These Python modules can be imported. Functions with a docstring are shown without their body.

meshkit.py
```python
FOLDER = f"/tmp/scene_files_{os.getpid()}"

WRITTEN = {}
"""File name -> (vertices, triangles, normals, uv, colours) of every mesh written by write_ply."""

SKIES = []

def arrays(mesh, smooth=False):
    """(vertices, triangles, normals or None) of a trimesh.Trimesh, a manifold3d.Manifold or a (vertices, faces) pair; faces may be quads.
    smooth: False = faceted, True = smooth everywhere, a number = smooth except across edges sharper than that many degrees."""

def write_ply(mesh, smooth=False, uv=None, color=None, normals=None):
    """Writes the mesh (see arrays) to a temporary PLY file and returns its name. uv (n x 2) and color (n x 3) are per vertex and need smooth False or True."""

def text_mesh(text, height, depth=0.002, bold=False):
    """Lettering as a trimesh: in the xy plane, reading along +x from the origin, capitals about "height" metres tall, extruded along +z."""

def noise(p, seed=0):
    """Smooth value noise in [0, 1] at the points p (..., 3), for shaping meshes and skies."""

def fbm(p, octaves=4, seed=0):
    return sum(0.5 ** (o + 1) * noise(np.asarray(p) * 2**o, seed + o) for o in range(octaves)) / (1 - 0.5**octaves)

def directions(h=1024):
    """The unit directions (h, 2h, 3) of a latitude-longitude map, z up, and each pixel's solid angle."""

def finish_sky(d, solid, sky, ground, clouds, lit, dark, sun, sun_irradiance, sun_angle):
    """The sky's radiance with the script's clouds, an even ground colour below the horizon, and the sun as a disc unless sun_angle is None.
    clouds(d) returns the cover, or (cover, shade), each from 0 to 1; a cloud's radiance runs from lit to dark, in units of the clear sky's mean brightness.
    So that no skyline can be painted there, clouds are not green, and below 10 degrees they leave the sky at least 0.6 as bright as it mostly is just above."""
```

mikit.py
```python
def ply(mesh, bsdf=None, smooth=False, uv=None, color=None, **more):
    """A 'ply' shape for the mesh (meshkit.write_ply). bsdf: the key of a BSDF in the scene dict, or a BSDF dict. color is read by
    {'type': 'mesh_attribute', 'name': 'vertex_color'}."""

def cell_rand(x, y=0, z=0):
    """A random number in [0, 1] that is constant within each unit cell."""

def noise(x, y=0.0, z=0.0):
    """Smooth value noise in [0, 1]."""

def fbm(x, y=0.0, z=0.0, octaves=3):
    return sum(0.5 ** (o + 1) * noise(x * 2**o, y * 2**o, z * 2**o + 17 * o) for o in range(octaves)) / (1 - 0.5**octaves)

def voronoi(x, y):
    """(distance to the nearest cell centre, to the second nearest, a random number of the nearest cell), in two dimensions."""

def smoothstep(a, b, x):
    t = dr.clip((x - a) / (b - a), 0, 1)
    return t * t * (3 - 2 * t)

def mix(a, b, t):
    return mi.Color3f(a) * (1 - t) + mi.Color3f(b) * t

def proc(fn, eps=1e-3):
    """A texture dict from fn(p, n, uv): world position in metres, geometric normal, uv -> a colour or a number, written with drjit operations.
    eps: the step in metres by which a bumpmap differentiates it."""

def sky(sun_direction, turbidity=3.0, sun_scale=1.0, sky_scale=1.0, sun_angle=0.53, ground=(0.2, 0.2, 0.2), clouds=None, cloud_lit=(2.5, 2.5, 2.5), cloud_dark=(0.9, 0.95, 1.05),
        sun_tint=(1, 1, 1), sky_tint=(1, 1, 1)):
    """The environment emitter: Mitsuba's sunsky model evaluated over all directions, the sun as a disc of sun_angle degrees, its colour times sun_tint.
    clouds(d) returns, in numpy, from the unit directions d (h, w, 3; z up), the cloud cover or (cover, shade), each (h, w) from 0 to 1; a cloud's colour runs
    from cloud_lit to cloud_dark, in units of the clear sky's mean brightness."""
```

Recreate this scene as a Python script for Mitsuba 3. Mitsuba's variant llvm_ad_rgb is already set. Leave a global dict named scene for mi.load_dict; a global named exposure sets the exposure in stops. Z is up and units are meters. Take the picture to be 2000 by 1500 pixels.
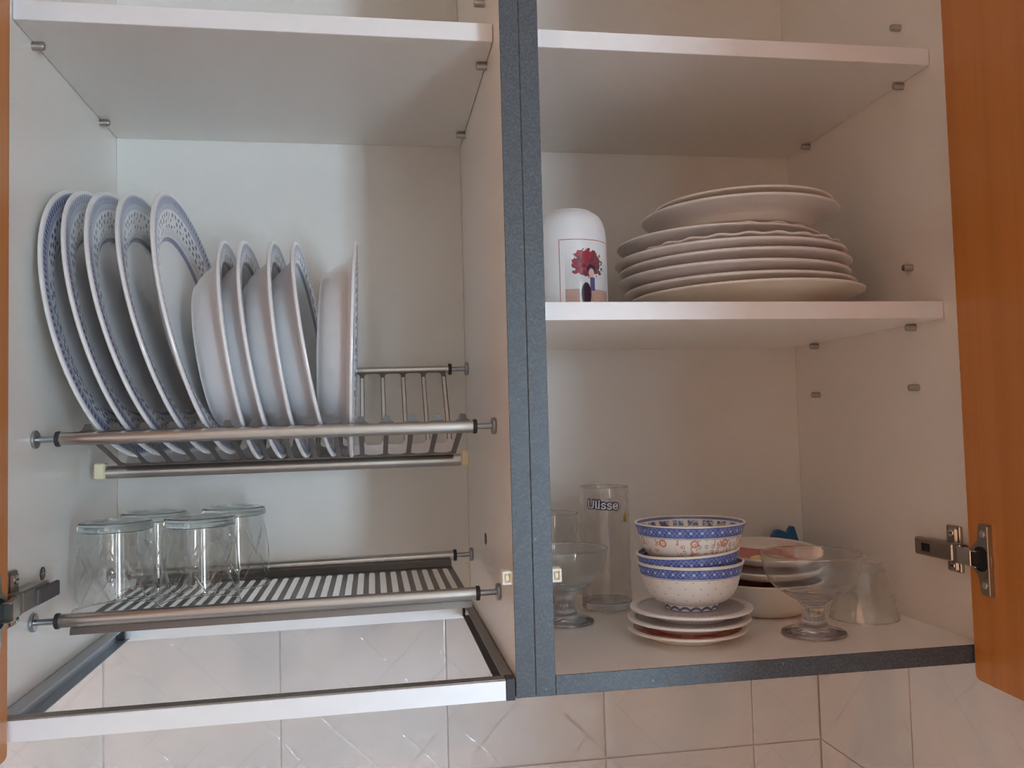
import math
import glob
import numpy as np
import trimesh
import drjit as dr
import mitsuba as mi
import mikit
import meshkit
from mikit import proc, noise, fbm, cell_rand, smoothstep, mix
from shapely.geometry import Polygon, Point, box as sbox
from shapely.ops import unary_union
from shapely import affinity

T = mi.ScalarTransform4f
scene, labels = {"type": "scene"}, {}

# ------------------------------------------------------------------ camera
CAM = np.array([-0.1409, -0.7714, 0.2412])
YAW, PITCH, ROLL, FOC = 0.1623, 0.0506, -0.0258, 1680.24
_f = np.array([math.sin(YAW) * math.cos(PITCH), math.cos(YAW) * math.cos(PITCH), math.sin(PITCH)])
_r0 = np.array([math.cos(YAW), -math.sin(YAW), 0.0])
_u0 = np.cross(_r0, _f)
_up = -_r0 * math.sin(ROLL) + _u0 * math.cos(ROLL)
scene["camera"] = {"type": "perspective", "fov": math.degrees(2 * math.atan(1000 / FOC)), "fov_axis": "x", "near_clip": 0.02, "far_clip": 50.0,
                   "to_world": T().look_at(origin=CAM.tolist(), target=(CAM + _f).tolist(), up=_up.tolist())}
exposure = -0.86
# ------------------------------------------------------------------ daylight through the door behind the camera, plus two added fill panes
WIN = dict(x0=1.40, x1=1.96, z0=-1.25, z1=0.85, rad=(34.0, 47.5, 61.0))       # glazed balcony door, far right behind the camera
WARM_FILL = dict(y0=-3.0, y1=-1.3, z0=-0.55, z1=0.75, rad=(2.6, 0.85, 0.16))           # warm fill pane added in the left wall, no such window known
GLINT_PANE = dict(x0=0.80, x1=1.16, z0=-0.25, z1=0.80, rad=(5.5, 7.4, 9.4))         # dim pane added beside the door for highlights on bowls and glass
YR = -4.2

# ------------------------------------------------------------------ helpers
def numbered(name):
    if name not in scene and name not in labels and not any(k.startswith(name + "__") for k in scene):
        return name
    i = 1
    while True:
        k = f"{name}_{i:03d}"
        if k not in scene and k not in labels and not any(q.startswith(k + "__") for q in scene):
            return k
        i += 1

def thing(name, label, cat, group=None):
    k = numbered(name)
    labels[k] = {"label": label, "category": cat}
    if group:
        labels[k]["group"] = group
    return k

def put(parent, name, shape, to_world=None, label=None):
    k = numbered(parent + "__" + name if parent else name)
    d = dict(shape)
    if to_world is not None:
        d["to_world"] = to_world
    scene[k] = d
    if label:
        labels[k] = {"label": label}
    return k

def ref(b):
    return {"type": "ref", "id": b}

def bs(shape, b):
    return {**shape, "bsdf": ref(b)}

def cbox(x0, x1, y0, y1, z0, z1, c=0.0006):
    lo, hi = np.minimum([x0, y0, z0], [x1, y1, z1]), np.maximum([x0, y0, z0], [x1, y1, z1])
    if c <= 0:
        return trimesh.creation.box(bounds=[lo, hi])
    pts = []
    for sx in (0, 1):
        for sy in (0, 1):
            for sz in (0, 1):
                p = np.where([sx, sy, sz], hi, lo).astype(float)
                s = np.where([sx, sy, sz], -1.0, 1.0)
                for a in range(3):
                    q = p + s * c
                    q[a] = p[a]
                    pts.append(q)
    return trimesh.convex.convex_hull(np.array(pts))

def cat(*ms):
    return trimesh.util.concatenate(list(ms))

def cyl(p0, p1, r, n=24, c=0.0):
    p0, p1 = np.array(p0, float), np.array(p1, float)
    L = np.linalg.norm(p1 - p0)
    if c > 0:
        prof = [(0, 0), (r - c, 0), (r, c), (r, L - c), (r - c, L), (0, L)]
        m = trimesh.creation.revolve(np.array(prof), sections=n)
        m.apply_translation([0, 0, -L / 2])
    else:
        m = trimesh.creation.cylinder(radius=r, height=L, sections=n)
    m.apply_transform(trimesh.geometry.align_vectors([0, 0, 1], (p1 - p0) / L))
    m.apply_translation((p0 + p1) / 2)
    return m

def extrude(poly, depth):
    gs = getattr(poly, "geoms", [poly])
    return cat(*[trimesh.creation.extrude_polygon(g, depth, engine="earcut") for g in gs if g.area > 1e-10])

def chaikin(p, k=2):
    p = np.array(p, float)
    for _ in range(k):
        q = [p[0]]
        for a, b in zip(p[:-1], p[1:]):
            q += [a * 0.75 + b * 0.25, a * 0.25 + b * 0.75]
        q.append(p[-1])
        p = np.array(q)
    return p

def lathe(segs, n=96, k=2, wob=None):
    """A turned body from profile segments of (r, z, code) rows, normals and uv = (turn 0..1, code) included. Returns a ply shape without bsdf."""
    V, F, N, U = [], [], [], []
    at = 0
    for seg in segs:
        p = chaikin(seg, k)
        d = np.gradient(p[:, :2], axis=0)
        d /= np.linalg.norm(d, axis=1, keepdims=True) + 1e-12
        th = np.linspace(0, 2 * np.pi, n + 1)
        c, s = np.cos(th), np.sin(th)
        r = np.maximum(p[:, 0], 1e-5)[:, None] * np.ones_like(c)
        z = p[:, 1][:, None] * np.ones_like(c)
        if wob is not None:
            dr_, dz_ = wob(th[None, :], p[:, 0][:, None])
            r, z = r + dr_, z + dz_
        V.append(np.stack([r * c, r * s, z], -1).reshape(-1, 3))
        nr, nz = -d[:, 1][:, None], d[:, 0][:, None]
        N.append(np.stack([nr * c, nr * s, nz * np.ones_like(c)], -1).reshape(-1, 3))
        U.append(np.stack([np.ones((len(p), 1)) * th / (2 * np.pi), p[:, 2][:, None] * np.ones_like(c)], -1).reshape(-1, 2))
        i, j = np.meshgrid(np.arange(len(p) - 1), np.arange(n), indexing="ij")
        a = (at + i * (n + 1) + j).ravel()
        F.append(np.concatenate([np.stack([a, a + n + 1, a + n + 2], 1), np.stack([a, a + n + 2, a + 1], 1)]))
        at += len(p) * (n + 1)
    m = trimesh.Trimesh(np.concatenate(V), np.concatenate(F), process=False)
    path = meshkit.write_ply(m, True, np.concatenate(U), None, np.concatenate(N))
    return {"type": "ply", "filename": path, "face_normals": False}

def with_code(pts, fn):
    return [(r, z, fn(r, z)) for r, z in pts]

# ------------------------------------------------------------------ materials
def rgb(*c):
    return {"type": "rgb", "value": list(c)}

def principled(base, rough=0.4, spec=0.5, metallic=0.0, **kw):
    return {"type": "twosided", "bsdf": {"type": "principled", "base_color": base if isinstance(base, dict) else rgb(*base), "roughness": rough, "specular": spec, "metallic": metallic, **kw}}

def bump(inner, fn, scale, eps=1e-3):
    return {"type": "twosided", "bsdf": {"type": "bumpmap", "arbitrary": proc(fn, eps), "scale": scale, "bsdf": inner["bsdf"]}}

def f_melamine(p, n, uv):
    return mix((0.80, 0.755, 0.69), (0.765, 0.72, 0.655), noise(p.x * 9 + p.y * 5, p.y * 9, p.z * 9))
scene["melamine"] = principled(proc(f_melamine), 0.30, 0.45)
scene["shelf_edge"] = principled((0.80, 0.76, 0.73), 0.35, 0.5)

def f_edge(p, n, uv):
    s = noise(p.x * 900, p.y * 900, p.z * 500)
    a = mix((0.050, 0.054, 0.060), (0.075, 0.081, 0.090), smoothstep(0.3, 0.8, s))
    return mix(a, (0.26, 0.28, 0.30), smoothstep(0.885, 0.95, noise(p.x * 330 + 7, p.y * 300, p.z * 150)) * 0.5)
def h_edge(p, n, uv):
    return noise(p.x * 1100, p.y * 1100, p.z * 700)
scene["dark_edge"] = bump(principled(proc(f_edge), 0.40, 0.55), h_edge, 0.00006, 3e-4)

def f_wood(p, n, uv):
    g = fbm(p.x * 60 + 3, p.y * 60, p.z * 1.6)
    f = noise(p.x * 420, p.y * 420, p.z * 9)
    c = mix((0.49, 0.168, 0.030), (0.445, 0.148, 0.025), smoothstep(0.3, 0.75, g))
    return mix(c, (0.39, 0.128, 0.022), 0.30 * smoothstep(0.6, 0.95, f))
scene["door_wood"] = principled(proc(f_wood), 0.38, 0.5)

scene["steel"] = principled((0.60, 0.565, 0.53), 0.26, 0.5, 1.0)
scene["sheet_steel"] = principled((0.24, 0.215, 0.20), 0.36, 0.5, 1.0)
scene["lit_steel"] = principled((0.88, 0.81, 0.77), 0.38, 0.5, 0.25)  # same sheet as the darker steel, lightened to paint the light on it
scene["comb_steel"] = principled((0.13, 0.115, 0.105), 0.45, 0.5, 0.9)
scene["rod_steel"] = principled((0.42, 0.44, 0.46), 0.3, 0.5, 1.0)
scene["nickel"] = principled((0.40, 0.36, 0.31), 0.32, 0.5, 1.0)
scene["bright_nickel"] = principled((0.78, 0.74, 0.68), 0.25, 0.5, 1.0)
scene["screw_metal"] = principled((0.75, 0.74, 0.72), 0.2, 0.5, 1.0)
scene["peg_metal"] = principled((0.48, 0.44, 0.40), 0.34, 0.5, 1.0)
scene["black_plastic"] = principled((0.022, 0.021, 0.022), 0.4, 0.5)
scene["dark_plastic"] = principled((0.06, 0.05, 0.048), 0.4, 0.5)
scene["cream_plastic"] = principled((0.80, 0.69, 0.44), 0.45, 0.5)
scene["ivory_plastic"] = principled((0.84, 0.79, 0.68), 0.35, 0.5)
scene["aluminium"] = principled((0.86, 0.85, 0.85), 0.42, 0.6, 0.35)
scene["shaded_aluminium"] = principled((0.30, 0.28, 0.26), 0.38, 0.5, 0.8)  # same aluminium, darkened for faces that reflect little light
scene["channel_aluminium"] = principled((0.52, 0.55, 0.58), 0.38, 0.5, 0.5)
scene["hole_dark"] = principled((0.015, 0.014, 0.013), 0.8, 0.2)
scene["brown_screw"] = principled((0.12, 0.10, 0.085), 0.4, 0.5, 0.6)

def tile_groove(p):
    # embossed diagonal lattice with a broken, hand-pressed look
    w = 0.12 * (noise(p.x * 22, p.z * 22, p.y * 22) - 0.5)
    a, b = (p.x + p.y + p.z) / 0.0743 + w, (p.x + p.y - p.z) / 0.0743 + 0.37 + w
    fa, fb = dr.abs(a - dr.floor(a) - 0.5), dr.abs(b - dr.floor(b) - 0.5)
    ka, kb = noise(dr.floor(a) * 3.7 + 5, p.z * 25, p.x * 25 + p.y * 25), noise(dr.floor(b) * 2.3 + 1, p.x * 25 + p.y * 25, p.z * 25)
    return dr.minimum(smoothstep(0.034, 0.0, fa) * smoothstep(0.38, 0.62, ka) + smoothstep(0.034, 0.0, fb) * smoothstep(0.38, 0.62, kb), 1.0)
def f_tile(p, n, uv):
    a = fbm(p.x * 14 + 5, p.z * 14, p.y * 14, 2)
    b = noise(p.x * 9 + 31, p.z * 9 + 3, p.y * 9)
    c = mix((0.735, 0.675, 0.640), (0.660, 0.625, 0.600), smoothstep(0.35, 0.65, a))
    c = mix(c, (0.76, 0.68, 0.62), 0.7 * smoothstep(0.5, 0.75, b))
    return mix(c, (0.50, 0.475, 0.465), 0.20 * tile_groove(p))
def h_tile(p, n, uv):
    return 0.9 * noise(p.x * 45, p.y * 45, p.z * 45) - 0.9 * tile_groove(p)
scene["tile_glaze"] = bump(principled(proc(f_tile), 0.10, 0.5), h_tile, 0.0010, 1e-3)
scene["grout"] = principled((0.60, 0.55, 0.52), 0.8, 0.2)
scene["plaster"] = principled((0.80, 0.75, 0.67), 0.85, 0.2)
scene["peach_plaster"] = principled((0.78, 0.60, 0.45), 0.85, 0.2)
scene["ceiling_paint"] = principled((0.84, 0.80, 0.75), 0.9, 0.2)
def f_floor(p, n, uv):
    g = dr.minimum(dr.abs(p.x / 0.33 - dr.round(p.x / 0.33)), dr.abs(p.y / 0.33 - dr.round(p.y / 0.33)))
    return mix((0.30, 0.26, 0.22), mix((0.60, 0.61, 0.62), (0.54, 0.55, 0.56), noise(p.x * 8, p.y * 8)), smoothstep(0.006, 0.014, g))
scene["floor_tile"] = principled(proc(f_floor), 0.3, 0.5)
scene["window_paint"] = principled((0.80, 0.79, 0.77), 0.4, 0.5)

PORC = (0.80, 0.79, 0.775)
scene["porcelain"] = principled(PORC, 0.12, 0.55)
scene["cream_porcelain"] = principled((0.80, 0.755, 0.66), 0.16, 0.5)
scene["grey_porcelain"] = principled((0.76, 0.73, 0.70), 0.16, 0.5)

def band(x, a, b, e=0.003):
    return smoothstep(a - e, a + e, x) * (1 - smoothstep(b - e, b + e, x))

def f_dinner(p, n, uv):
    th, rho = uv.x, uv.y
    c = mix(PORC, (0.33, 0.36, 0.48), 0.85 * band(rho, 0.875, 0.975))
    tick = dr.abs(th * 130 - dr.floor(th * 130) - 0.5)
    c = mix(c, (0.07, 0.08, 0.19), 0.85 * band(rho, 0.915, 0.962) * smoothstep(0.30, 0.22, tick))
    wv = rho + 0.006 * dr.sin(th * 2 * math.pi * 30)
    for lo, hi, off in ((0.785, 0.815, 0.0), (0.825, 0.855, 0.5), (0.745, 0.768, 0.25)):
        t = th * 64 + off
        leaf = smoothstep(0.36, 0.26, dr.abs(t - dr.floor(t) - 0.5) + 8 * dr.abs(wv - (lo + hi) / 2) * 0.8)
        c = mix(c, (0.10, 0.12, 0.25), 0.9 * leaf * band(wv, lo, hi) * smoothstep(0.25, 0.4, noise(th * 90, rho * 40)))
    c = mix(c, (0.17, 0.19, 0.32), 0.85 * band(rho, 0.655, 0.682))
    c = mix(c, (0.42, 0.44, 0.56), 0.5 * band(rho, 0.695, 0.74) * noise(th * 260, rho * 90))
    return c
scene["blue_dinner_glaze"] = principled(proc(f_dinner), 0.12, 0.55)

def f_soup(p, n, uv):
    th, rho = uv.x, uv.y
    c = mix(PORC, (0.31, 0.34, 0.46), 0.85 * band(rho, 0.89, 0.975))
    tick = dr.abs(th * 110 - dr.floor(th * 110) - 0.5)
    c = mix(c, (0.06, 0.07, 0.18), 0.85 * band(rho, 0.93, 0.968) * smoothstep(0.30, 0.22, tick))
    t = th * 48
    leaf = smoothstep(0.4, 0.28, dr.abs(t - dr.floor(t) - 0.5))
    c = mix(c, (0.13, 0.15, 0.28), 0.85 * leaf * band(rho, 0.835, 0.885) * smoothstep(0.2, 0.4, noise(th * 80, rho * 40)))
    c = mix(c, (0.16, 0.18, 0.30), 0.85 * band(rho, 0.79, 0.812))
    return c
scene["blue_soup_glaze"] = principled(proc(f_soup), 0.12, 0.55)

# rice bowls: code = height on the outside, 1 + height on the inside
BH = 0.0495
def lattice(th, h, nrep):
    a, b = th * nrep * 2 + h * 190, th * nrep * 2 - h * 190
    fa, fb = dr.abs(a - dr.floor(a) - 0.5), dr.abs(b - dr.floor(b) - 0.5)
    line = dr.maximum(smoothstep(0.41, 0.47, fa), smoothstep(0.41, 0.47, fb))
    t = th * nrep
    dot = smoothstep(0.22, 0.13, dr.abs(t - dr.floor(t) - 0.5) + dr.abs(h) * 110)
    return dr.minimum(line * 0.5 + dot, 1.0)
def bowl_common(uv, lo, hi):
    th, h = uv.x, uv.y
    out = band(h, -0.5, 0.5, 0.001)
    B = (0.045, 0.085, 0.34)
    c = mi.Color3f(0.80, 0.78, 0.73)
    blue = mix(mix(B, (0.12, 0.18, 0.46), noise(th * 60, h * 300)), (0.62, 0.68, 0.80), 0.85 * lattice(th, h - (lo + hi) / 2, 32) * band(h, lo + 0.0016, hi - 0.0012, 0.0004))
    c = mix(c, blue, out * band(h, lo, hi, 0.0003))
    c = mix(c, B, out * 0.8 * band(h, lo - 0.0012, lo - 0.0006, 0.0002))
    # foot: a thin line and a row of lobes
    c = mix(c, (0.08, 0.09, 0.25), out * 0.9 * band(h, 0.0064, 0.0072, 0.0003))
    t = th * 16
    arc = 0.0018 + 0.0028 * (1 - 4 * dr.square(t - dr.floor(t) - 0.5))
    c = mix(c, (0.05, 0.07, 0.24), out * 0.9 * band(h - arc, -0.0020, 0.0007, 0.0003) * band(h, 0.0004, 0.006, 0.0004))
    # inside: dark key-like blocks below the lip
    ins = h - 1.0
    k = th * 20
    blk = band(k - dr.floor(k), 0.14, 0.86, 0.03) * (0.45 + 0.55 * smoothstep(0.35, 0.6, noise(th * 170, ins * 600)))
    c = mix(c, (0.045, 0.06, 0.20), 0.9 * blk * band(ins, BH - 0.0115, BH - 0.0055, 0.0004))
    c = mix(c, (0.06, 0.08, 0.27), 0.85 * band(ins, BH - 0.0042, BH - 0.0014, 0.0003))
    return c, th, h, out
def f_bowl_grain(p, n, uv):
    c, th, h, out = bowl_common(uv, 0.0365, 0.0462)
    rows = (h - 0.0108) / 0.0064
    i = dr.floor(rows)
    t = th * 20 + 0.5 * (i - 2 * dr.floor(i / 2))
    d = dr.abs(t - dr.floor(t) - 0.5) * 2.1 + dr.abs(rows - i - 0.5) * 1.0
    return mix(c, (0.45, 0.43, 0.41), out * 0.7 * smoothstep(0.24, 0.12, d) * band(h, 0.012, 0.034, 0.001))
def f_bowl_dark(p, n, uv):
    c, th, h, out = bowl_common(uv, 0.033, 0.0468)
    return c
def f_bowl_red(p, n, uv):
    c, th, h, out = bowl_common(uv, 0.0372, 0.0478)
    # rust and blue blossoms and small rings on the belly
    u, v = th * 46, (h - 0.018) / 0.0078
    iu, iv = dr.floor(u), dr.floor(v)
    cx, cy = 0.25 + 0.5 * cell_rand(iu, iv, 3), 0.3 + 0.4 * cell_rand(iu, iv, 4)
    d = dr.sqrt(dr.square(u - iu - cx) + dr.square(v - iv - cy))
    pick = cell_rand(iu, iv, 5)
    ring = smoothstep(0.27, 0.22, d) * smoothstep(0.11, 0.16, d)
    col = mix((0.48, 0.13, 0.07), (0.14, 0.14, 0.30), smoothstep(0.62, 0.64, pick))
    zone = out * band(h, 0.0185, 0.0355, 0.0006)
    c = mix(c, col, zone * 0.75 * ring * smoothstep(0.38, 0.4, pick))
    t = th * 10
    fl = dr.sqrt(dr.square((t - dr.floor(t) - 0.5) * 3.1) + dr.square((h - 0.0315) / 0.0105))
    c = mix(c, (0.55, 0.15, 0.07), out * 0.85 * smoothstep(0.42, 0.36, fl) * smoothstep(0.18, 0.24, fl))
    c = mix(c, (0.75, 0.45, 0.25), out * 0.8 * smoothstep(0.12, 0.08, fl))
    c = mix(c, (0.50, 0.20, 0.08), zone * 0.7 * smoothstep(0.62, 0.68, noise(th * 230, h * 420)) * smoothstep(0.45, 0.55, noise(th * 40, 3.0)))
    return c
scene["bowl_grain_glaze"] = principled(proc(f_bowl_grain), 0.10, 0.55)
scene["bowl_dark_glaze"] = principled(proc(f_bowl_dark), 0.10, 0.55)
scene["bowl_red_glaze"] = principled(proc(f_bowl_red), 0.10, 0.55)

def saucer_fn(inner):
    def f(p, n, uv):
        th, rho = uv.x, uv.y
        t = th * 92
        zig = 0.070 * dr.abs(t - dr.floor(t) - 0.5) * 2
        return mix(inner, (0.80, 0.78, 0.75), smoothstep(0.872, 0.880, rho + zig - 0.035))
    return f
scene["saucer_shade_glaze"] = principled(proc(saucer_fn((0.43, 0.40, 0.39))), 0.15, 0.5)  # wells coloured grey to stand for the shade inside them
def f_saucer_red(p, n, uv):
    th, rho = uv.x, uv.y
    c = mix((0.38, 0.06, 0.035), (0.45, 0.24, 0.10), smoothstep(0.45, 0.6, noise(rho * dr.cos(th * 6.2832) * 5 + 9, rho * dr.sin(th * 6.2832) * 5 + 9)))
    return mix(c, (0.80, 0.76, 0.69), smoothstep(0.90, 0.915, rho))
scene["saucer_red_glaze"] = principled(proc(f_saucer_red), 0.15, 0.5)

def f_red_plate(p, n, uv):
    th, rho = uv.x, uv.y
    x, y = rho * dr.cos(th * 2 * math.pi), rho * dr.sin(th * 2 * math.pi)
    c = mi.Color3f(0.42, 0.055, 0.035)
    c = mix(c, (0.80, 0.72, 0.62), smoothstep(0.64, 0.67, y + 0.22 * x + 0.05 * dr.sin(x * 9)))
    c = mix(c, (0.30, 0.05, 0.03), 0.8 * band(y - 0.25 * x, 0.12, 0.17, 0.01) * smoothstep(0.0, 0.3, x))
    d = dr.sqrt(dr.square((x + 0.02) / 0.36) + dr.square((y + 0.12) / 0.26)) + 0.25 * (noise(x * 7 + 4, y * 7) - 0.5)
    c = mix(c, (0.74, 0.55, 0.22), smoothstep(1.0, 0.93, d))
    c = mix(c, (0.06, 0.03, 0.02), smoothstep(0.05, 0.03, dr.sqrt(dr.square(x + 0.06) + dr.square(y + 0.02)) ) + smoothstep(0.05, 0.03, dr.sqrt(dr.square(x - 0.04) + dr.square(y + 0.02))))
    c = mix(c, (0.74, 0.56, 0.46), 0.8 * smoothstep(0.52, 0.62, x + 0.1 * noise(y * 9, 2.0)))
    return mix(c, (0.80, 0.75, 0.68), smoothstep(0.93, 0.945, rho))
scene["red_print_glaze"] = principled(proc(f_red_plate), 0.15, 0.5)
def f_red_plate2(p, n, uv):
    c = mix((0.25, 0.035, 0.025), (0.12, 0.05, 0.03), noise(uv.x * 14, uv.y * 4))
    return mix(c, (0.80, 0.75, 0.68), smoothstep(0.95, 0.96, uv.y))
scene["dark_red_glaze"] = principled(proc(f_red_plate2), 0.15, 0.5)
def f_brown_bowl(p, n, uv):
    return mix(mix((0.16, 0.05, 0.035), (0.10, 0.06, 0.04), noise(uv.x * 9, uv.y * 5)), (0.80, 0.74, 0.65), smoothstep(0.95, 0.96, uv.y))
scene["brown_bowl_glaze"] = principled(proc(f_brown_bowl), 0.15, 0.5)

# mug print: uv = (turn, height); the panel is centred on turn MUG_T
MUG_R, MUG_T = 0.040, 0.763
def f_mug(p, n, uv):
    s, z = (uv.x - MUG_T) * 2 * math.pi * MUG_R, uv.y
    def rect(x0, x1, z0, z1, e=0.0003):
        return band(s, x0, x1, e) * band(z, z0, z1, e)
    c = mi.Color3f(0.80, 0.78, 0.76)
    c = mix(c, (0.42, 0.07, 0.09), 0.9 * dr.maximum(rect(-0.0238, 0.0440, 0.0, 0.0738) - rect(-0.0230, 0.0432, 0.0, 0.0730), 0))
    pic = rect(-0.0180, 0.0385, 0.0045, 0.0645)
    c = mix(c, (0.60, 0.59, 0.58), pic * smoothstep(0.066, 0.035, z) * 0.9)
    c = mix(c, (0.46, 0.27, 0.20), pic * band(z, 0.0, 0.0215, 0.0004) * (0.75 + 0.25 * noise(s * 900, z * 900)))
    c = mix(c, (0.74, 0.70, 0.66), rect(-0.0030, -0.0012, 0.0, 0.0290))
    d = dr.sqrt(dr.square((s - 0.0080) / 0.0195) + dr.square((z - 0.0480) / 0.0150)) + 0.75 * (fbm(s * 260, z * 260, 0.0, 3) - 0.5)
    leafc = mix((0.33, 0.012, 0.035), (0.10, 0.02, 0.03), smoothstep(0.35, 0.65, noise(s * 330, z * 330)))
    leafc = mix(leafc, (0.09, 0.03, 0.03), smoothstep(0.009, 0.018, s) * 0.7)
    c = mix(c, leafc, 0.96 * pic * smoothstep(1.0, 0.93, d))
    d1 = dr.sqrt(dr.square((s - 0.0110) / 0.0036) + dr.square((z - 0.0385) / 0.0052))
    c = mix(c, (0.05, 0.03, 0.05), pic * smoothstep(1.3, 1.2, dr.sqrt(dr.square((s - 0.0105) / 0.0042) + dr.square((z - 0.0430) / 0.0036))))
    c = mix(c, (0.62, 0.42, 0.38), pic * smoothstep(1.0, 0.9, d1))
    c = mix(c, (0.09, 0.09, 0.20), pic * rect(0.0092, 0.0150, 0.0200, 0.0340, 0.0005))
    c = mix(c, (0.035, 0.015, 0.03), pic * smoothstep(1.0, 0.9, dr.sqrt(dr.square((s - 0.0045) / 0.0060) + dr.square((z - 0.0165) / 0.0125))))
    return c
scene["mug_print"] = principled(proc(f_mug), 0.15, 0.5)

# pale diffuse veil added to clear glass so its edges and sheen show
def veiled(clear, amount):
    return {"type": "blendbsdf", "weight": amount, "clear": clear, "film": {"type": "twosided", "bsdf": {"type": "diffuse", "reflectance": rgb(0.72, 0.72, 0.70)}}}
scene["clear_glass"] = veiled({"type": "dielectric", "int_ior": 1.5, "ext_ior": 1.0}, 0.02)
scene["sheet_glass"] = veiled({"type": "thindielectric", "int_ior": 1.5, "ext_ior": 1.0, "specular_transmittance": rgb(0.955, 0.965, 0.96)}, 0.022)
scene["wall_glass"] = veiled({"type": "thindielectric", "int_ior": 1.5, "ext_ior": 1.0, "specular_transmittance": rgb(0.95, 0.96, 0.955)}, 0.012)
scene["tumbler_glass"] = {"type": "thindielectric", "int_ior": 1.55, "ext_ior": 1.0, "specular_transmittance": rgb(0.93, 0.945, 0.94)}
scene["cut_glass"] = {"type": "dielectric", "int_ior": 1.45, "ext_ior": 1.0}
scene["green_glass"] = veiled({"type": "dielectric", "int_ior": 1.5, "ext_ior": 1.0, "specular_transmittance": rgb(0.95, 0.985, 0.97)}, 0.02)
scene["print_white"] = principled((0.80, 0.79, 0.80), 0.4, 0.4)
scene["print_navy"] = principled((0.030, 0.026, 0.060), 0.4, 0.4)
scene["print_yellow"] = principled((0.46, 0.34, 0.09), 0.4, 0.4)
scene["blue_plastic"] = principled((0.012, 0.085, 0.20), 0.35, 0.5)

# ------------------------------------------------------------------ the room
def struct(name, shape, label=None):
    k = numbered(name)
    scene[k] = shape
    labels[k] = {"kind": "structure"}
    if label:
        labels[k]["label"] = label
    return k
def sh(mesh, b, smooth=False):
    return mikit.ply(mesh, b, smooth=smooth)

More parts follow.
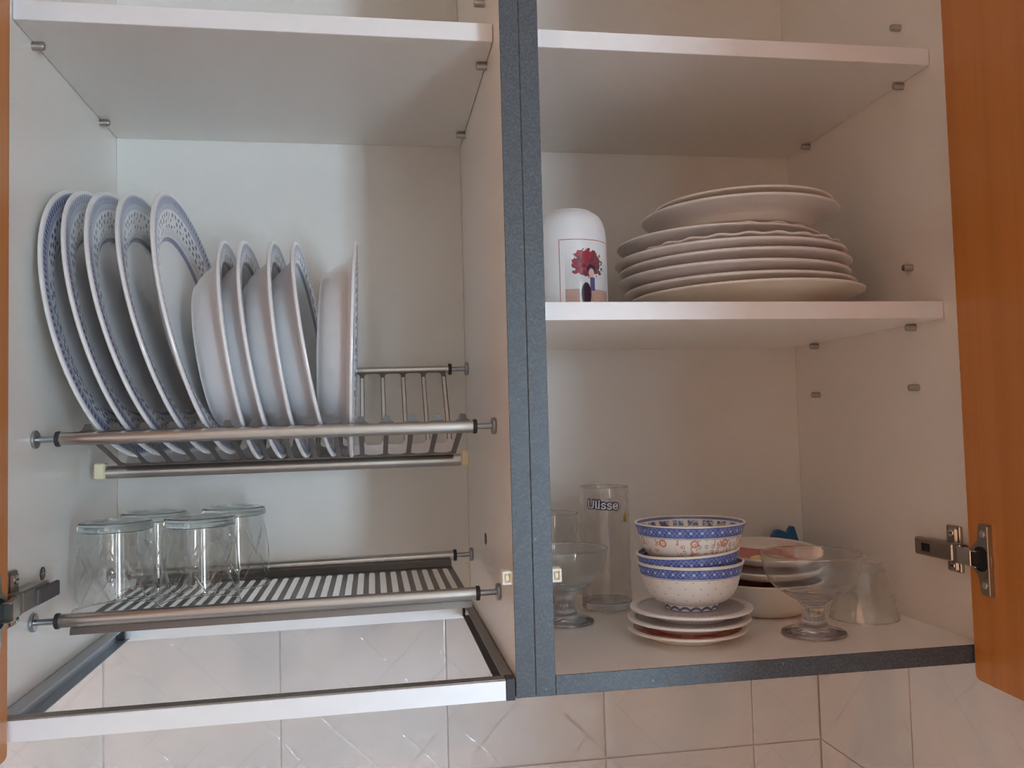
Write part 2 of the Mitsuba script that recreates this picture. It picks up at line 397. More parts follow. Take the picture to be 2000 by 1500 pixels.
D, R0, R1, L1, L0 = 0.3557, 0.018, 0.4491, -0.018, -0.4512
WY, WX = 0.3707, 0.4710
ZF, ZC, XW, XE, XRET = -1.40, 1.30, -1.60, 2.50, -0.80
wb = struct("wall_back", sh(cbox(XW - 0.1, WX + 0.1, WY, WY + 0.12, ZF, ZC, 0), "grout"), "back wall with large glazed marbled tiles below the cabinets")
wr = struct("wall_right", sh(cbox(WX, WX + 0.1, XRET, WY, ZF, ZC, 0), "grout"), "short tiled return wall to the right of the open door")
struct("wall_return", sh(cbox(WX + 0.1, XE, XRET, XRET + 0.12, ZF, ZC, 0), "plaster"))
struct("wall_side", sh(cbox(XE, XE + 0.1, YR, XRET + 0.12, ZF, ZC, 0), "plaster"))
struct("floor", sh(cbox(XW, XE, YR, WY, ZF - 0.1, ZF, 0), "floor_tile"))
struct("ceiling", sh(cbox(XW, XE, YR, WY, ZC, ZC + 0.1, 0), "ceiling_paint"))
w, wl = WIN, WARM_FILL
h = GLINT_PANE
struct("wall_rear", sh(cat(cbox(XW, h["x0"], YR - 0.12, YR, ZF, ZC, 0), cbox(h["x1"], w["x0"], YR - 0.12, YR, ZF, ZC, 0), cbox(w["x1"], XE, YR - 0.12, YR, ZF, ZC, 0), cbox(w["x0"], w["x1"], YR - 0.12, YR, w["z1"], ZC, 0), cbox(w["x0"], w["x1"], YR - 0.12, YR, ZF, w["z0"], 0),
       cbox(h["x0"], h["x1"], YR - 0.12, YR, h["z1"], ZC, 0), cbox(h["x0"], h["x1"], YR - 0.12, YR, ZF, h["z0"], 0)), "plaster"))
struct("wall_left", sh(cat(cbox(XW - 0.12, XW, YR, wl["y0"], ZF, ZC, 0), cbox(XW - 0.12, XW, wl["y1"], WY, ZF, ZC, 0), cbox(XW - 0.12, XW, wl["y0"], wl["y1"], wl["z1"], ZC, 0), cbox(XW - 0.12, XW, wl["y0"], wl["y1"], ZF, wl["z0"], 0)), "peach_plaster"))
def window(a0, a1, z0, z1, put_at, rad, bars):
    """frame and bright panes in the plane (a, z); put_at maps (a0, a1, d0, d1, z0, z1) to a box"""
    t = 0.03
    ms = [put_at(a0, a1, 0, 1, z0, z0 + t), put_at(a0, a1, 0, 1, z1 - t, z1), put_at(a0, a0 + t, 0, 1, z0, z1), put_at(a1 - t, a1, 0, 1, z0, z1)]
    cuts = [a0 + t] + [c for b in bars for c in (b - 0.012, b + 0.012)] + [a1 - t]
    ms += [put_at(b - 0.012, b + 0.012, 0, 1, z0, z1) for b in bars]
    k = struct(f"window_{sum(q.startswith('window_') and '__' not in q and q[7:].isdigit() for q in scene) + 1}", sh(cat(*ms), "window_paint"))
    for lo, hi in zip(cuts[::2], cuts[1::2]):
        s_ = sh(put_at(lo, hi, 0.45, 0.55, z0 + t, z1 - t), "window_paint")
        s_["emitter"] = {"type": "area", "radiance": rgb(*rad)}
        put(k, "pane", s_)
window(w["x0"], w["x1"], w["z0"], w["z1"], lambda a, b, d0, d1, z0, z1: cbox(a, b, YR - 0.09 + 0.06 * d0, YR - 0.09 + 0.06 * d1, z0, z1, 0), w["rad"], [(w["x0"] + w["x1"]) / 2])
window(h["x0"], h["x1"], h["z0"], h["z1"], lambda a, b, d0, d1, z0, z1: cbox(a, b, YR - 0.09 + 0.06 * d0, YR - 0.09 + 0.06 * d1, z0, z1, 0), h["rad"], [])  # added dim pane, there for highlights
window(wl["y0"], wl["y1"], wl["z0"], wl["z1"], lambda a, b, d0, d1, z0, z1: cbox(XW - 0.09 + 0.06 * d0, XW - 0.09 + 0.06 * d1, a, b, z0, z1, 0), wl["rad"], [(wl["y0"] + wl["y1"]) / 2])  # added warm fill light set in the unseen left wall
scene["bounce_laminate"] = principled((0.74, 0.80, 0.85), 0.35, 0.5)  # added counter, tinted cool to throw light up under the shelves
wt = thing("bounce_worktop", "unseen pale counter added below the cabinets to bounce cool light upward", "bounce_worktop")
put(wt, "slab", sh(cbox(XW + 0.001, WX - 0.007, WY - 0.64, WY - 0.007, -0.59, -0.55, 0.004), "bounce_laminate"))
put(wt, "base_front", sh(cbox(XW + 0.001, WX - 0.007, WY - 0.60, WY - 0.58, -1.28, -0.591, 0.001), "bounce_laminate"))

# tiles, each a pillowed plate with a narrow joint around it
PT = 0.2103
def tile_shape():
    n, h = 17, PT / 2 - 0.0011
    t = np.linspace(-1, 1, n)
    t = np.sign(t) * (1 - (1 - np.abs(t)) ** 1.9)
    gx, gz = np.meshgrid(t, t, indexing="ij")
    e = np.maximum(np.abs(gx), np.abs(gz))
    q = 0.0024 - 0.0006 * np.clip((e - 0.965) / 0.045, 0, 1) ** 2
    V = np.stack([gx * h, -q, gz * h], -1).reshape(-1, 3)
    i, j = np.meshgrid(np.arange(n - 1), np.arange(n - 1), indexing="ij")
    a = (i * n + j).ravel()
    F = np.concatenate([np.stack([a, a + n, a + n + 1], 1), np.stack([a, a + n + 1, a + 1], 1)])
    rim = np.concatenate([np.arange(n) * n, (n - 1) * n + np.arange(1, n), np.arange(n - 2, -1, -1) * n + n - 1, np.arange(n - 2, 0, -1)])
    B = V[rim].copy()
    B[:, 1] = 0.001
    k = len(V) + np.arange(len(rim))
    r2, k2 = np.roll(rim, -1), np.roll(k, -1)
    F = np.concatenate([F, np.stack([rim, k, k2], 1), np.stack([rim, k2, r2], 1)])
    return trimesh.Trimesh(np.vstack([V, B]), F, process=False)
tile = sh(tile_shape(), "tile_glaze", 40)
JZ = -0.203
for r in range(-3, 2):
    zc = JZ + (r + 0.5) * PT - (0 if r else 0)
    for c in range(-4, 4):
        xc = -0.4715 + (c + 1.5) * PT
        if xc + PT / 2 < WX + 0.02:
            put(wb, "tile", tile, T().translate([xc, WY, zc]))
        else:
            pass
cutw = WX - 0.0028 - (-0.4715 + 4 * PT)
for r in range(-3, 2):
    put(wb, "tile", tile, T().translate([-0.4715 + 4 * PT + cutw / 2, WY, JZ + (r + 0.5) * PT]).scale([cutw / PT, 1, 1]))
for r in range(-3, 2):
    for c in range(6):
        put(wr, "tile", tile, T().translate([WX, WY - 0.0030 - (c + 0.5) * PT, JZ + (r + 0.5) * PT]).rotate([0, 0, 1], -90))

# ------------------------------------------------------------------ the two wall cabinets
ZT = 0.96
ZUL, ZUR, ZM, TS = 0.6164, 0.6134, 0.3612, 0.0178
SREC = 0.038
cl = thing("wall_cabinet", "left open wall cabinet with white interior holding the steel dish racks", "cabinet")
cr = thing("wall_cabinet", "right open wall cabinet with white shelves holding the stacked plates and bowls", "cabinet")
put(cl, "side_panel", sh(cbox(L0 - 0.018, L0, 0, 0.361, -0.003, ZT), "melamine"))
put(cl, "side_panel", sh(cbox(L1, -0.0002, 0, 0.361, 0, ZT), "melamine"))
put(cl, "back_panel", sh(cbox(L0 + 0.0002, L1 - 0.0002, D, 0.361, 0.012, ZT, 0.0002), "melamine"))
put(cl, "top_panel", sh(cbox(L0 + 0.0002, L1 - 0.0002, 0, D - 0.0002, ZT - 0.018, ZT), "melamine"))
put(cr, "side_panel", sh(cbox(0.0002, R0, 0, 0.361, 0, ZT), "melamine"))
put(cr, "side_panel", sh(cbox(R1, R1 + 0.018, 0, 0.361, 0, ZT), "melamine"))
put(cr, "back_panel", sh(cbox(R0 + 0.0002, R1 - 0.0002, D, 0.361, 0.0, ZT, 0.0002), "melamine"))
put(cr, "top_panel", sh(cbox(R0 + 0.0002, R1 - 0.0002, 0, D - 0.0002, ZT - 0.018, ZT), "melamine"))
put(cr, "bottom_panel", sh(cbox(R0 + 0.0002, R1 - 0.0002, 0, D - 0.0002, 0, TS), "melamine"))
for par, x0, x1, z0, z1 in ((cl, L0 - 0.018, L0, -0.003, ZT), (cl, L1, -0.0003, 0, ZT), (cr, 0.0003, R0, 0, ZT), (cr, R1, R1 + 0.018, 0, ZT), (cr, R0 + 0.0003, R1 - 0.0003, 0, TS)):
    put(par, "edge_strip", sh(cbox(x0, x1, -0.0012, -0.0001, z0, z1, 0.0003), "dark_edge"), label="dark grey speckled edge strip")
def shelf(par, x0, x1, zb, rec):
    k = put(par, "shelf", sh(cbox(x0 + 0.0006, x1 - 0.0006, rec + 0.001, D - 0.0006, zb, zb + TS, 0.0003), "melamine"))
    put(k, "edge_strip", sh(cbox(x0 + 0.0006, x1 - 0.0006, rec, rec + 0.0009, zb, zb + TS, 0.0003), "shelf_edge"))
shelf(cl, L0, L1, ZUL, SREC)
shelf(cr, R0, R1, ZUR, SREC)
shelf(cr, R0, R1, ZM - TS, 0.0356)
peg = lathe([[(0, 0.0112, 0), (0.0028, 0.0112, 0), (0.0039, 0.0102, 0), (0.0039, 0.0, 0)]], 20, 1)
peg = bs(peg, "peg_metal")
def pegs(par, x, side, spots):
    for y, z in spots:
        put(par, "shelf_peg", peg, T().translate([x, y, z]).rotate([0, 1, 0], 90 * side))
PO = 0.0041
pegs(cl, L0, 1, [(0.0846, ZUL - PO), (0.2892, ZUL - PO)])
pegs(cl, L1, -1, [(0.0870, ZUL - PO), (0.2960, ZUL - PO), (0.0930, 0.6815)])
pegs(cr, R1, -1, [(0.0860, 0.6760), (0.0860, ZUR - PO), (0.2930, ZUR - PO), (0.0852, 0.4056), (0.0851, ZM - TS - PO), (0.2945, ZM - TS - PO), (0.0850, 0.2734), (0.2955, 0.2743)])
pegs(cr, R0, 1, [(0.0852, ZUR - PO), (0.2930, ZUR - PO), (0.0852, ZM - TS - PO), (0.2945, ZM - TS - PO)])
# cam screws on the side panels
def cam_screw(par, x, side, y, z):
    k = put(par, "cam_screw", sh(cyl([x, y, z], [x + side * 0.0010, y, z], 0.0062, 24, 0.0004), "brown_screw", 30))
    for a, b in ((0.0042, 0.0010), (0.0010, 0.0042)):
        put(k, "cross_slot", sh(cbox(x + side * 0.0009, x + side * 0.0013, y - a, y + a, z - b, z + b, 0), "peg_metal"))
cam_screw(cl, L1, -1, 0.1859, 0.1185)
cam_screw(cl, L0, 1, 0.1114, 0.1149)
# door bumpers
def bumper(par, side):
    x0, x1 = side * 0.018, side * 0.0275
    y0, y1, za, zb = 0.003, 0.017, 0.0995, 0.1120
    k = put(par, "door_bumper", sh(cat(cbox(x0, x1, y0, y1, za, za + 0.0025, 0.0008), cbox(x0, x1, y0, y1, zb - 0.0025, zb, 0.0008), cbox(x1 - side * 0.0022, x1, y0, y1, za, zb, 0.0008),
        cbox(x0, x0 + side * 0.002, y0, y1, za, zb, 0.0004), cbox(x0, x1, y0 + 0.004, y1, za, zb, 0.0004)), "ivory_plastic"), label="ivory plastic door bumper")
    put(k, "stud", sh(cbox(x0 + side * 0.003, x1 - side * 0.003, y0 + 0.001, y0 + 0.0042, za + 0.0035, zb - 0.0038, 0.0006), "cream_plastic"))
bumper(cl, -1)
bumper(cr, 1)

# doors, opened towards the room
def door_mesh(thick, length, z0, z1, rad=0.006):
    poly = sbox(-length + rad, z0 + rad, -rad, z1 - rad).buffer(rad, quad_segs=6)
    c = 0.0015
    body = extrude(poly.buffer(-c, quad_segs=6), thick)
    mid = extrude(poly, thick - 2 * c)
    mid.apply_translation([0, 0, c])
    m = cat(body, mid)
    m.apply_transform([[0, 0, 1, 0], [1, 0, 0, 0], [0, 1, 0, 0], [0, 0, 0, 1]])   # (a, b, c) -> x = c, y = a, z = b
    return m
ang = 5.0
DR = T().translate([0.4336, -0.0035, 0]).rotate([0, 0, 1], -ang)
dr_r = put(cr, "door", sh(door_mesh(0.018, 0.447, -0.0145, ZT + 0.01), "door_wood", 25), DR, "orange-brown wood veneer door")
DL = T().translate([-0.4545, -0.0035, 0])
dr_l = put(cl, "door", sh(door_mesh(0.018, 0.447, -0.0165, ZT + 0.01), "door_wood", 25), DL, "orange-brown wood veneer door")

# concealed hinges; built for the right panel (inner face x = 0, room to -x), mirrored for the left
def hinge(par, to, door_off, dang=0.0):
    b = dict(n="nickel", h="hole_dark", s="screw_metal", p="dark_plastic", br="bright_nickel")
    def m(mesh, mat, name, parent, label=None, smooth=False, door_side=False):
        mesh = mesh.copy()
        if door_side:
            mesh.apply_transform(trimesh.transformations.rotation_matrix(math.radians(dang), [0, 0, 1], [door_off, -0.0035, 0]))
        mesh.apply_transform(to)
        if np.linalg.det(to[:3, :3]) < 0:
            mesh.invert() if not mesh.is_winding_consistent or mesh.volume < 0 else None
        return put(parent, name, sh(mesh, b[mat], smooth), label=label)
    zc = 0.1045
    base = cat(cbox(-0.004, 0, 0.024, 0.045, zc - 0.0225, zc + 0.0245, 0.001), cbox(-0.007, -0.003, 0.026, 0.040, zc - 0.0215, zc + 0.0235, 0.002), cbox(-0.010, 0, 0.018, 0.078, zc - 0.0075, zc + 0.0075, 0.001))
    hk = m(base, "n", "hinge", par, "nickel concealed door hinge")
    m(cbox(-0.0185, -0.0095, 0.017, 0.0785, zc - 0.0092, zc + 0.0092, 0.0018), "n", "arm", hk)
    m(cbox(-0.0188, -0.0180, 0.052, 0.066, zc - 0.0042, zc + 0.0042, 0.0003), "h", "slot", hk)
    for s in (-1, 1):
        m(cyl([-0.0068, 0.033, zc + 0.001 + s * 0.0165], [-0.0080, 0.033, zc + 0.001 + s * 0.0165], 0.0040, 20, 0.0004), "s", "screw", hk, smooth=30)
        m(cbox(-0.0083, -0.0079, 0.0305, 0.0355, zc + 0.001 + s * 0.0165 - 0.0005, zc + 0.001 + s * 0.0165 + 0.0005, 0), "h", "slot", hk)
    m(cat(cbox(-0.0180, -0.0100, 0.0060, 0.0175, zc - 0.0098, zc + 0.0098, 0.0012)), "n", "knuckle", hk)
    x = door_off
    m(trimesh.convex.convex_hull(np.array([[xx, yy, zz] for xx, yy in ((-0.0190, 0.009), (-0.0130, 0.009), (x - 0.0050, -0.018), (x - 0.0090, -0.018)) for zz in (zc - 0.0078, zc + 0.0078)])), "br", "link", hk)
    m(cat(cbox(x - 0.0105, x - 0.001, -0.0195, -0.0175, zc - 0.0080, zc + 0.0080, 0.0004), cbox(x - 0.0105, x - 0.001, -0.0260, -0.0175, zc + 0.0068, zc + 0.0080, 0.0004), cbox(x - 0.0105, x - 0.001, -0.0260, -0.0175, zc - 0.0080, zc - 0.0068, 0.0004)), "br", "clip", hk)
    fl = sbox(-0.0405, zc - 0.032, -0.0265, zc + 0.032).buffer(0.0015).union(Point(-0.0265, zc).buffer(0.0165)).union(Polygon([(-0.0405, zc + 0.031), (-0.0240, zc + 0.031), (-0.0195, zc + 0.010), (-0.0195, zc - 0.010), (-0.0240, zc - 0.031), (-0.0405, zc - 0.031)]))
    f = extrude(fl, 0.0022)
    f.apply_transform([[0, 0, 1, 0], [1, 0, 0, 0], [0, 1, 0, 0], [0, 0, 0, 1]])
    f.apply_translation([x - 0.0022, 0, 0])
    m(cat(f, cbox(x - 0.0050, x - 0.0005, -0.0420, -0.0392, zc - 0.0325, zc + 0.0325, 0.0006)), "n", "cup_plate", hk, door_side=True)
    m(cyl([x - 0.0024, -0.0260, zc], [x - 0.0030, -0.0260, zc], 0.0118, 28), "h", "cup", hk, smooth=30, door_side=True)
    for s in (-1, 1):
        m(cyl([x - 0.0020, -0.0310, zc + s * 0.0240], [x - 0.0036, -0.0310, zc + s * 0.0240], 0.0036, 18, 0.0004), "s", "screw", hk, smooth=30, door_side=True)
    return hk, m, zc
tr = np.eye(4)
tr[0, 3] = R1
hinge(cr, tr, 0.4336 - R1, -5.0)
tl = np.eye(4)
tl[0, 0] = -1
tl[0, 3] = L0
hk, mm, zc = hinge(cl, tl, -0.0147)
mm(cbox(-0.0215, -0.0175, 0.046, 0.095, zc - 0.0075, zc + 0.0065, 0.0012), "p", "cover_cap", hk, "dark brown plastic cover cap")

# aluminium frame that closes the bottom of the left cabinet
KF = 0.0075
def tilt(mesh, k, x0=-0.234):
    m = mesh.copy()
    v = np.array(m.vertices)
    v[:, 2] += k * (v[:, 0] - x0 if x0 != 0 else v[:, 0])
    m.vertices = v
    return m
def fr(mesh):
    return tilt(mesh, KF, -0.02)
frame = put(cl, "bottom_frame", sh(fr(cat(cbox(L0 + 0.0008, -0.0272, -0.001, 0.0008, -0.0012, 0.0162, 0.0003), cbox(L0 + 0.0008, -0.0272, 0.0006, 0.0115, -0.0012, 0.0002, 0.0003))), "aluminium"), label="aluminium frame around the open cabinet bottom")
put(frame, "front_lip", sh(fr(cbox(L0 + 0.0008, -0.0272, 0.0004, 0.0120, 0.0163, 0.0175, 0.0003)), "shaded_aluminium"))
put(frame, "rear_rail", sh(fr(cat(cbox(L0 + 0.004, -0.0262, 0.350, 0.3545, -0.0030, 0.0150, 0.0004))), "aluminium"))
for x0, x1, mat, s in ((L0 + 0.0008, L0 + 0.0150, "channel_aluminium", 1), (L1 - 0.0008, L1 - 0.0110, "shaded_aluminium", -1)):
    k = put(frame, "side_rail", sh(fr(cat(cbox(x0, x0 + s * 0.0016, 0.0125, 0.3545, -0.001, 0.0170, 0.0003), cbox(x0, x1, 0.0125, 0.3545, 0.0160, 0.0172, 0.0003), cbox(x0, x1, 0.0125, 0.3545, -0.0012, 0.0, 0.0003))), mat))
put(frame, "end_cap", sh(fr(cbox(-0.0271, -0.0188, -0.0014, 0.0118, -0.0015, 0.0180, 0.0006)), "black_plastic"), label="black plastic corner cap")
put(frame, "end_cap", sh(fr(cbox(-0.0300, -0.0270, 0.3420, 0.3495, 0.0010, 0.0135, 0.0006)), "black_plastic"))
put(frame, "end_cap", sh(fr(cbox(L0 + 0.0030, L0 + 0.0120, 0.3400, 0.3470, 0.0010, 0.0140, 0.0006)), "black_plastic"))
for y in (0.20, 0.315):
    put(frame, "fixing_screw", sh(fr(cyl([L1 - 0.0024, y, 0.008], [L1 - 0.0036, y, 0.008], 0.0032, 16)), "screw_metal", 30))

# ------------------------------------------------------------------ dish racks
def rail(par, name, x0, x1, y, z, k, r=0.0062):
    m = cyl([x0, y, 0], [x1, y, 0], r, 28)
    # a pressed crease along the tube
    v = np.array(m.vertices)
    v[:, 1] = y + (v[:, 1] - y) * 0.92
    m.vertices = v
    m.apply_translation([0, 0, z])
    return put(par, name, sh(tilt(m, k), "steel", 40))
def end_fit(par, xb, xp, y, z, k, s):
    """black plug, thin rod and round foot between a rail's end xb and the panel xp"""
    put(par, "end_plug", sh(tilt(cyl([xb - s * 0.001, y, z], [xb + s * 0.0030, y, z], 0.0072, 24, 0.0006), k), "black_plastic", 30), label="black end plug")
    put(par, "support_rod", sh(tilt(cyl([xb + s * 0.003, y, z], [xp - s * 0.002, y, z], 0.0029, 16), k), "rod_steel", 40))
    put(par, "foot_disc", sh(tilt(cyl([xp - s * 0.0040, y, z], [xp - s * 0.0003, y, z], 0.0084, 28, 0.0008), k), "rod_steel", 30))
def fold_map(mesh, s0, s1, P, S, thick):
    """flat mesh (x, s, 0..thick) onto the section polyline P with arc lengths S"""
    v = np.array(mesh.vertices)
    i = np.searchsorted(S, (s0 + s1) / 2) - 1
    d = (P[i + 1] - P[i]) / np.linalg.norm(P[i + 1] - P[i])
    n = np.array([-d[1], d[0]])
    q = P[i] + (v[:, 1:2] - S[i]) * d + (v[:, 2:3] - thick / 2) * n
    m = trimesh.Trimesh(np.column_stack([v[:, 0], q]), mesh.faces, process=False)
    m.fix_normals()
    return m
def sheet_piece(poly, P, S, thick):
    out = []
    for a, b in zip(S[:-1], S[1:]):
        g = poly.intersection(sbox(-9, a, 9, b))
        for q in getattr(g, "geoms", [g]):
            if q.geom_type == "Polygon" and q.area > 1e-9:
                out.append(fold_map(extrude(q, thick), a, b, P, S, thick))
    return cat(*out) if out else None

K1, K2 = 0.0052, 0.0098
rk = thing("dish_rack", "upper steel dish rack with slots, holding the upright blue-rimmed plates", "dish rack")
YB, ZB1 = 0.0890, 0.2424
rail(rk, "front_rail", -0.4285, -0.0400, YB, ZB1, K1)
end_fit(rk, -0.4285, L0, YB, ZB1, K1, -1)
end_fit(rk, -0.0400, L1, YB, ZB1, K1, 1)
rail(rk, "rear_rail", -0.4285, -0.0422, 0.3275, 0.3170, K1, 0.0045)
end_fit(rk, -0.4285, L0, 0.3275, 0.3170, K1, -1)
end_fit(rk, -0.0422, L1, 0.3275, 0.3170, K1, 1)
rail(rk, "bottom_rail", -0.4290, -0.0395, 0.2360, 0.2044, K1, 0.0070)
for xa, xb in ((-0.4405, -0.4290), (-0.0395, -0.0300)):
    put(rk, "end_cap", sh(tilt(cbox(xa, xb, 0.2275, 0.2450, 0.1975, 0.2150, 0.0015), K1), "cream_plastic"), label="pale yellow plastic end cap")
P1 = np.array([(0.0935, 0.2455), (0.1000, 0.2450), (0.2080, 0.2128), (0.2340, 0.2128), (0.2440, 0.2210), (0.3225, 0.3140)])
S1 = np.r_[0, np.cumsum(np.linalg.norm(np.diff(P1, axis=0), axis=1))]
PIT, X0 = 0.0254, -0.0505
edges = [X0 - k * PIT for k in range(15)]
xl, xr_ = edges[-1] - 0.003, edges[0] + 0.003
slots = []
for a in edges[:-1]:
    x0, x1 = a - PIT + 0.0026, a - 0.0026
    slots.append(sbox(x0 + 0.0055, S1[1] + 0.003 + 0.0055, x1 - 0.0055, S1[2] - 0.0045 - 0.0055).buffer(0.0055))
    slots.append(sbox(x0 + 0.0055, S1[4] + 0.0040 + 0.0055, x1 - 0.0055, S1[5] - 0.001 - 0.0055).buffer(0.0055))
whole = sbox(xl, 0, xr_, S1[5]).difference(unary_union(slots))
TH = 0.0009
sa, sb_, sc_, sd = S1[1] + 0.0100, S1[2] - 0.0105, S1[4] + 0.0095, S1[5] - 0.0095
def clip(s0, s1, x0=-9, x1=9):
    return whole.intersection(sbox(x0, s0, x1, s1))
put(rk, "front_plate", sh(tilt(sheet_piece(clip(0, sa), P1, S1, TH), K1), "sheet_steel"))
put(rk, "trough", sh(tilt(sheet_piece(clip(sb_, S1[3]), P1, S1, TH), K1), "sheet_steel"))
put(rk, "rear_band", sh(tilt(sheet_piece(clip(S1[3], sc_), P1, S1, TH), K1), "lit_steel"))  # part of the same folded sheet, lightened where light falls on it
put(rk, "rear_plate", sh(tilt(sheet_piece(clip(sd, S1[5]), P1, S1, TH), K1), "sheet_steel"))
for e in edges:
    put(rk, "front_slat", sh(tilt(sheet_piece(clip(sa, sb_, e - 0.006, e + 0.006), P1, S1, TH), K1), "sheet_steel"))
    rs_ = put(rk, "rear_slat", sh(tilt(sheet_piece(clip(sc_, sd, e - 0.006, e + 0.006), P1, S1, TH), K1), "sheet_steel"))
    put(rs_, "lit_face", sh(tilt(sheet_piece(clip(sc_, sd, e - 0.0017, e + 0.0017), P1, S1, TH * 1.5), K1), "lit_steel"))  # pale strip painted on the slat for the light it catches
# comb of rounded teeth standing behind the front rail
comb = sbox(xl - 0.004, 0.236, xr_ + 0.004, 0.2478)
for e in edges:
    comb = comb.union(Polygon([(e - 0.0080, 0.2475), (e - 0.0036, 0.2500), (e - 0.0018, 0.2548), (e + 0.0018, 0.2548), (e + 0.0036, 0.2500), (e + 0.0080, 0.2475)]).buffer(0.0010))
cm = extrude(comb, 0.0010)
cm.apply_transform([[1, 0, 0, 0], [0, 0, 1, 0.0955], [0, 1, 0, 0], [0, 0, 0, 1]])
put(rk, "comb", sh(tilt(cm, K1), "comb_steel"))

gk = thing("dish_rack", "lower flat slatted steel rack holding the four upturned tumblers", "dish rack")
ZB2 = 0.0765
rail(gk, "front_rail", -0.4275, -0.0415, 0.0850, ZB2, K2)
end_fit(gk, -0.4275, L0, 0.0850, ZB2, K2, -1)
end_fit(gk, -0.0415, L1, 0.0850, ZB2, K2, 1)
rail(gk, "rear_rail", -0.4275, -0.0415, 0.3220, 0.0805, K2, 0.0058)
end_fit(gk, -0.4275, L0, 0.3220, 0.0805, K2, -1)
end_fit(gk, -0.0415, L1, 0.3220, 0.0805, K2, 1)
ZS = 0.0685
P2 = np.array([(0.0872, 0.0625), (0.0890, ZS), (0.3120, ZS), (0.3195, 0.0765)])
S2 = np.r_[0, np.cumsum(np.linalg.norm(np.diff(P2, axis=0), axis=1))]
NS, PS, XS = 29, 0.0126, -0.0558
sl = []
for k in range(NS):
    x = XS - k * PS
    sl.append(sbox(x - 0.0034 + 0.002, S2[1] + 0.016, x + 0.0034 - 0.002, S2[2] - 0.016).buffer(0.002).union(sbox(x - 0.0011, S2[2] - 0.016, x + 0.0011, S2[2] - 0.0125)))
w2 = sbox(XS - (NS - 1) * PS - 0.0105, 0, XS + 0.0100, S2[3]).difference(unary_union(sl))
ea, eb = S2[1] + 0.015, S2[2] - 0.0145
put(gk, "front_plate", sh(tilt(sheet_piece(w2.intersection(sbox(-9, 0, 9, ea)), P2, S2, TH), K2), "sheet_steel"))
put(gk, "rear_plate", sh(tilt(sheet_piece(w2.intersection(sbox(-9, eb, 9, 9)), P2, S2, TH), K2), "sheet_steel"))
for k in range(NS + 1):
    x = XS - (k - 0.5) * PS
    q = w2.intersection(sbox(x - 0.0062, ea, x + 0.0062, eb))
    put(gk, "slat", sh(tilt(sheet_piece(q, P2, S2, TH), K2), "sheet_steel"))

# ------------------------------------------------------------------ upright plates
def plate_segs(R, rw, H, foot, lip=0.0040, well=0.0050):
    """flat plate: top from the centre outwards, lip, underside; z = 0 at the foot"""
    top = [(0, well), (rw * 0.5, well), (rw - 0.012, well), (rw - 0.002, well + 0.0012), (rw + 0.004, well + 0.0065), (rw + 0.012, well + 0.0095), (R - 0.006, H - 0.0004), (R - 0.0015, H), (R, H - 0.0008)]
    bot = [(R, H - 0.0008), (R + 0.0004, H - 0.002), (R, H - lip + 0.0008), (R - 0.0016, H - lip), (R - 0.007, H - lip - 0.0008), (rw + 0.014, well + 0.0048), (rw + 0.006, well + 0.0010), (foot + 0.006, 0.0022), (foot + 0.0022, 0.0018), (foot + 0.0016, 0.0), (foot - 0.0016, 0.0), (foot - 0.0022, 0.0018), (foot * 0.5, 0.0020), (0, 0.0020)]
    return [with_code(top, lambda r, z: r / R), with_code(bot, lambda r, z: 1.2 + r / R)]
def upright(x, y, z, lean, yaw, depth):
    """places a turned body with its axis along +x (rim at depth above the foot), leaned back and yawed about its rim centre"""
    nrm = np.array([math.cos(lean) * math.cos(yaw), -math.cos(lean) * math.sin(yaw), math.sin(lean)])
    h = np.array([math.sin(yaw), math.cos(yaw), 0])
    u = np.cross(nrm, h)
    M = np.eye(4)
    M[:3, 0], M[:3, 1], M[:3, 2] = h, u, nrm
    M[:3, 3] = np.array([x, y, z]) - nrm * depth
    return T(M.tolist())
RD, HD = 0.1420, 0.0215
dinner = bs(lathe(plate_segs(RD, 0.095, HD, 0.078), 144), "blue_dinner_glaze")
spots = [(-0.4095, 0.200, 0.12), (-0.3935, 0.238, 0.07), (-0.3705, 0.252, 0.09), (-0.3458, 0.248, 0.07), (-0.3185, 0.212, 0.06)]
order = ["first", "second", "third", "fourth", "last"]
texts = ["blue-rimmed dinner plate leaning nearest the left cabinet wall, leftmost in the rack", "second blue-rimmed dinner plate from the left cabinet wall in the upper rack",
         "third blue-rimmed dinner plate, the middle of the five large upright plates", "fourth large upright dinner plate, just left of the one showing its whole face",
         "large blue-rimmed dinner plate showing its leaf-patterned face beside the first deep plate"]
for (x, lean, yaw), tx in zip(spots, texts):
    k = numbered("dinner_plate")
    scene[k] = {**dinner, "to_world": upright(x, 0.187, 0.3598, lean, yaw, HD - 0.002)}
    labels[k] = {"label": tx, "category": "plate", "group": "large dinner plates in the dish rack"}
RS, HS = 0.1175, 0.0375
def soup_segs(R, H):
    top = [(0, 0.0050), (0.050, 0.0050), (0.066, 0.0058), (0.0790, 0.0115), (0.0875, 0.0220), (0.0930, 0.0315), (0.0985, 0.0355), (R - 0.006, H - 0.0006), (R - 0.0015, H), (R, H - 0.0008)]
    bot = [(R, H - 0.0008), (R + 0.0003, H - 0.002), (R, H - 0.0034), (R - 0.0016, H - 0.0042), (R - 0.008, H - 0.0060), (0.1015, 0.0315), (0.0960, 0.0260), (0.0905, 0.0175), (0.0830, 0.0070), (0.0765, 0.0022), (0.0755, 0.0), (0.0725, 0.0), (0.0715, 0.0018), (0.040, 0.0022), (0, 0.0022)]
    return [with_code(top, lambda r, z: r / R), with_code(bot, lambda r, z: 1.2 + r / R)]
soup = bs(lathe(soup_segs(RS, HS), 128), "blue_soup_glaze")
